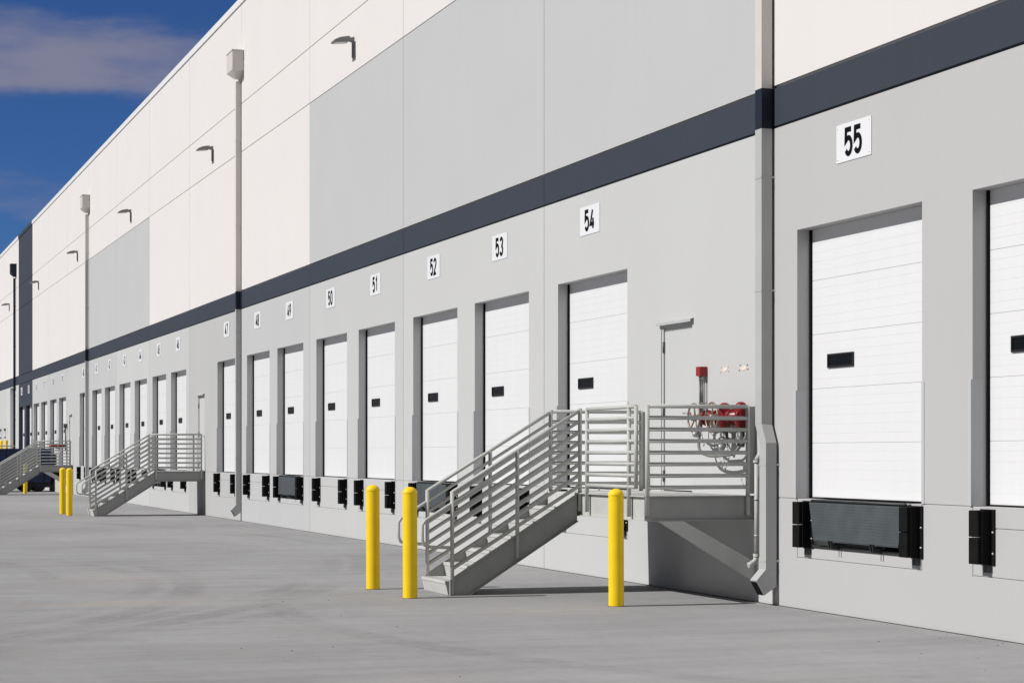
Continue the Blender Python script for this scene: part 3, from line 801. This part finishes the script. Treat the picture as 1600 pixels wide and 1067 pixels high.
# ------------------------------------------------------------ navy compactor container
def container():
    T = empty('waste_container', (-95.9, -.15, 0), 'dark navy steel waste container backed against the dock wall', 'container')
    mb = MB(); W, Ln, z0, z1 = 2.3, 7.2, .42, 1.96
    mb.box(-W, 0, -Ln, 0, z0, z1, 'container')
    mb.build('body', T, bevel=.03)
    for i in range(13):
        y = -.25-i*.56
        mb = MB(); mb.box(.0, .07, y-.06, y+.06, z0+.03, z1-.08, 'container'); mb.build('side_rib', T, bevel=.01)
    mb = MB(); mb.box(-W, .08, -Ln, 0, z1-.08, z1+.02, 'container'); mb.build('top_rim', T, bevel=.01)
    mb = MB(); mb.box(-W+.3, -W+.45, -Ln, 0, .20, z0, 'darksteel'); mb.box(-.45, -.3, -Ln, 0, .20, z0, 'darksteel')
    for i in range(8): mb.box(-W+.1, -.1, -.5-i*.9, -.4-i*.9, .30, z0-.002, 'darksteel')
    mb.build('underframe', T)
    for y in (-.55, -1.1, -6.3):
        for x in (-.12, -W+.12):
            mb = MB(); mb.lathe([(.10, -.11), (.27, -.11), (.30, -.07), (.30, .07), (.27, .11), (.10, .11)], 'tire', (x, y, .302), 20, axis='X')
            q = mb.build('wheel', T); mb = MB(); mb.lathe([(0, .08), (.13, .10), (.13, -.10), (0, -.08)], 'container', (x, y, .302), 14, axis='X'); mb.build('hub', q)
    for y in (-1.9, -2.8):
        mb = MB(); mb.box(.005, .02, y-.22, y+.22, .34, .44, 'plate'); mb.build('marker_plate', T)
container()

# ------------------------------------------------------------ raised ramp with rail, posts
mb = MB(); mb.prism([(0.0, 0.0), (0.0, 1.16), (-6, 1.16), (-16, .02), (-16, 0)][::1], 0, -124, -114.6, 'ramp')
o = mb.build('ramp'); tag(o, 'raised concrete ramp rising to the drive-in door far left', 'ramp', kind='structure')
o.location.y = -.01
o = empty('ramp_railing', (-114.7, 0, 1.16), 'low grey pipe railing along the edge of the raised far ramp', 'railing')
for z in (.25, .5, .75, 1.0):
    mb = MB(); mb.tube([(0, -.1, z), (0, -6, z)], .03, 'rail', 8); mb.build('rail', o)
for y in (-.2, -2., -4, -5.9):
    mb = MB(); mb.tube([(0, y, 0), (0, y, 1.0)], .03, 'rail', 8); mb.build('post', o)
for i, (x, lb) in enumerate(((-123.2, 'left one of two thin grey posts by the wall at the far left'), (-120.3, 'right one of two thin grey posts by the wall at the far left'))):
    o = empty('call_post', (x, -.12, 1.16), lb, 'post', 'thin posts by the far drive-in door')
    mb = MB(); mb.tube([(0, 0, 0), (0, 0, 1.9)], .02, 'galv', 8); mb.build('pole', o)
    mb = MB(); mb.box(-.06, .06, -.08, .04, 1.9, 2.04, 'lamp'); mb.build('box', o, bevel=.01)
    mb = MB(); mb.box(-.04, .04, -.06, .04, 1.48, 1.56, 'lamp'); mb.build('switch', o)

# ------------------------------------------------------------ grit on the slab
mb = MB(); mb.mi('grit')
for i in range(420):
    x = -12-random.random()**1.3*34; y = -random.uniform(.15, 10.5) if i > 130 else -abs(random.gauss(0, .12))-.01
    if i <= 130: x = -14-random.random()*30
    r = random.choice((.003, .004, .005, .007, .011))*random.uniform(.7, 1.1)
    v = [mb.bm.verts.new((x+random.uniform(-r, r)+dx*r, y+random.uniform(-r, r)*.3+dy*r, z*r)) for dx, dy, z in ((1, 0, 0), (0, 1, 0), (-1, 0, 0), (0, -1, 0), (0, 0, .6))]
    for a in ((0, 1, 4), (1, 2, 4), (2, 3, 4), (3, 0, 4)): mb.bm.faces.new([v[k] for k in a])
tag(mb.build('loose_grit'), 'tiny dark stones and grit scattered on the concrete', 'grit', kind='stuff')
# dirt-filled joint where the slab meets the wall
mb = MB(); mb.box(JOINTS[-1], -2, -.018, -.0005, .0005, .006, 'grit')
tag(mb.build('slab_joint'), 'dark filler strip where the slab meets the wall', 'joint', kind='structure')
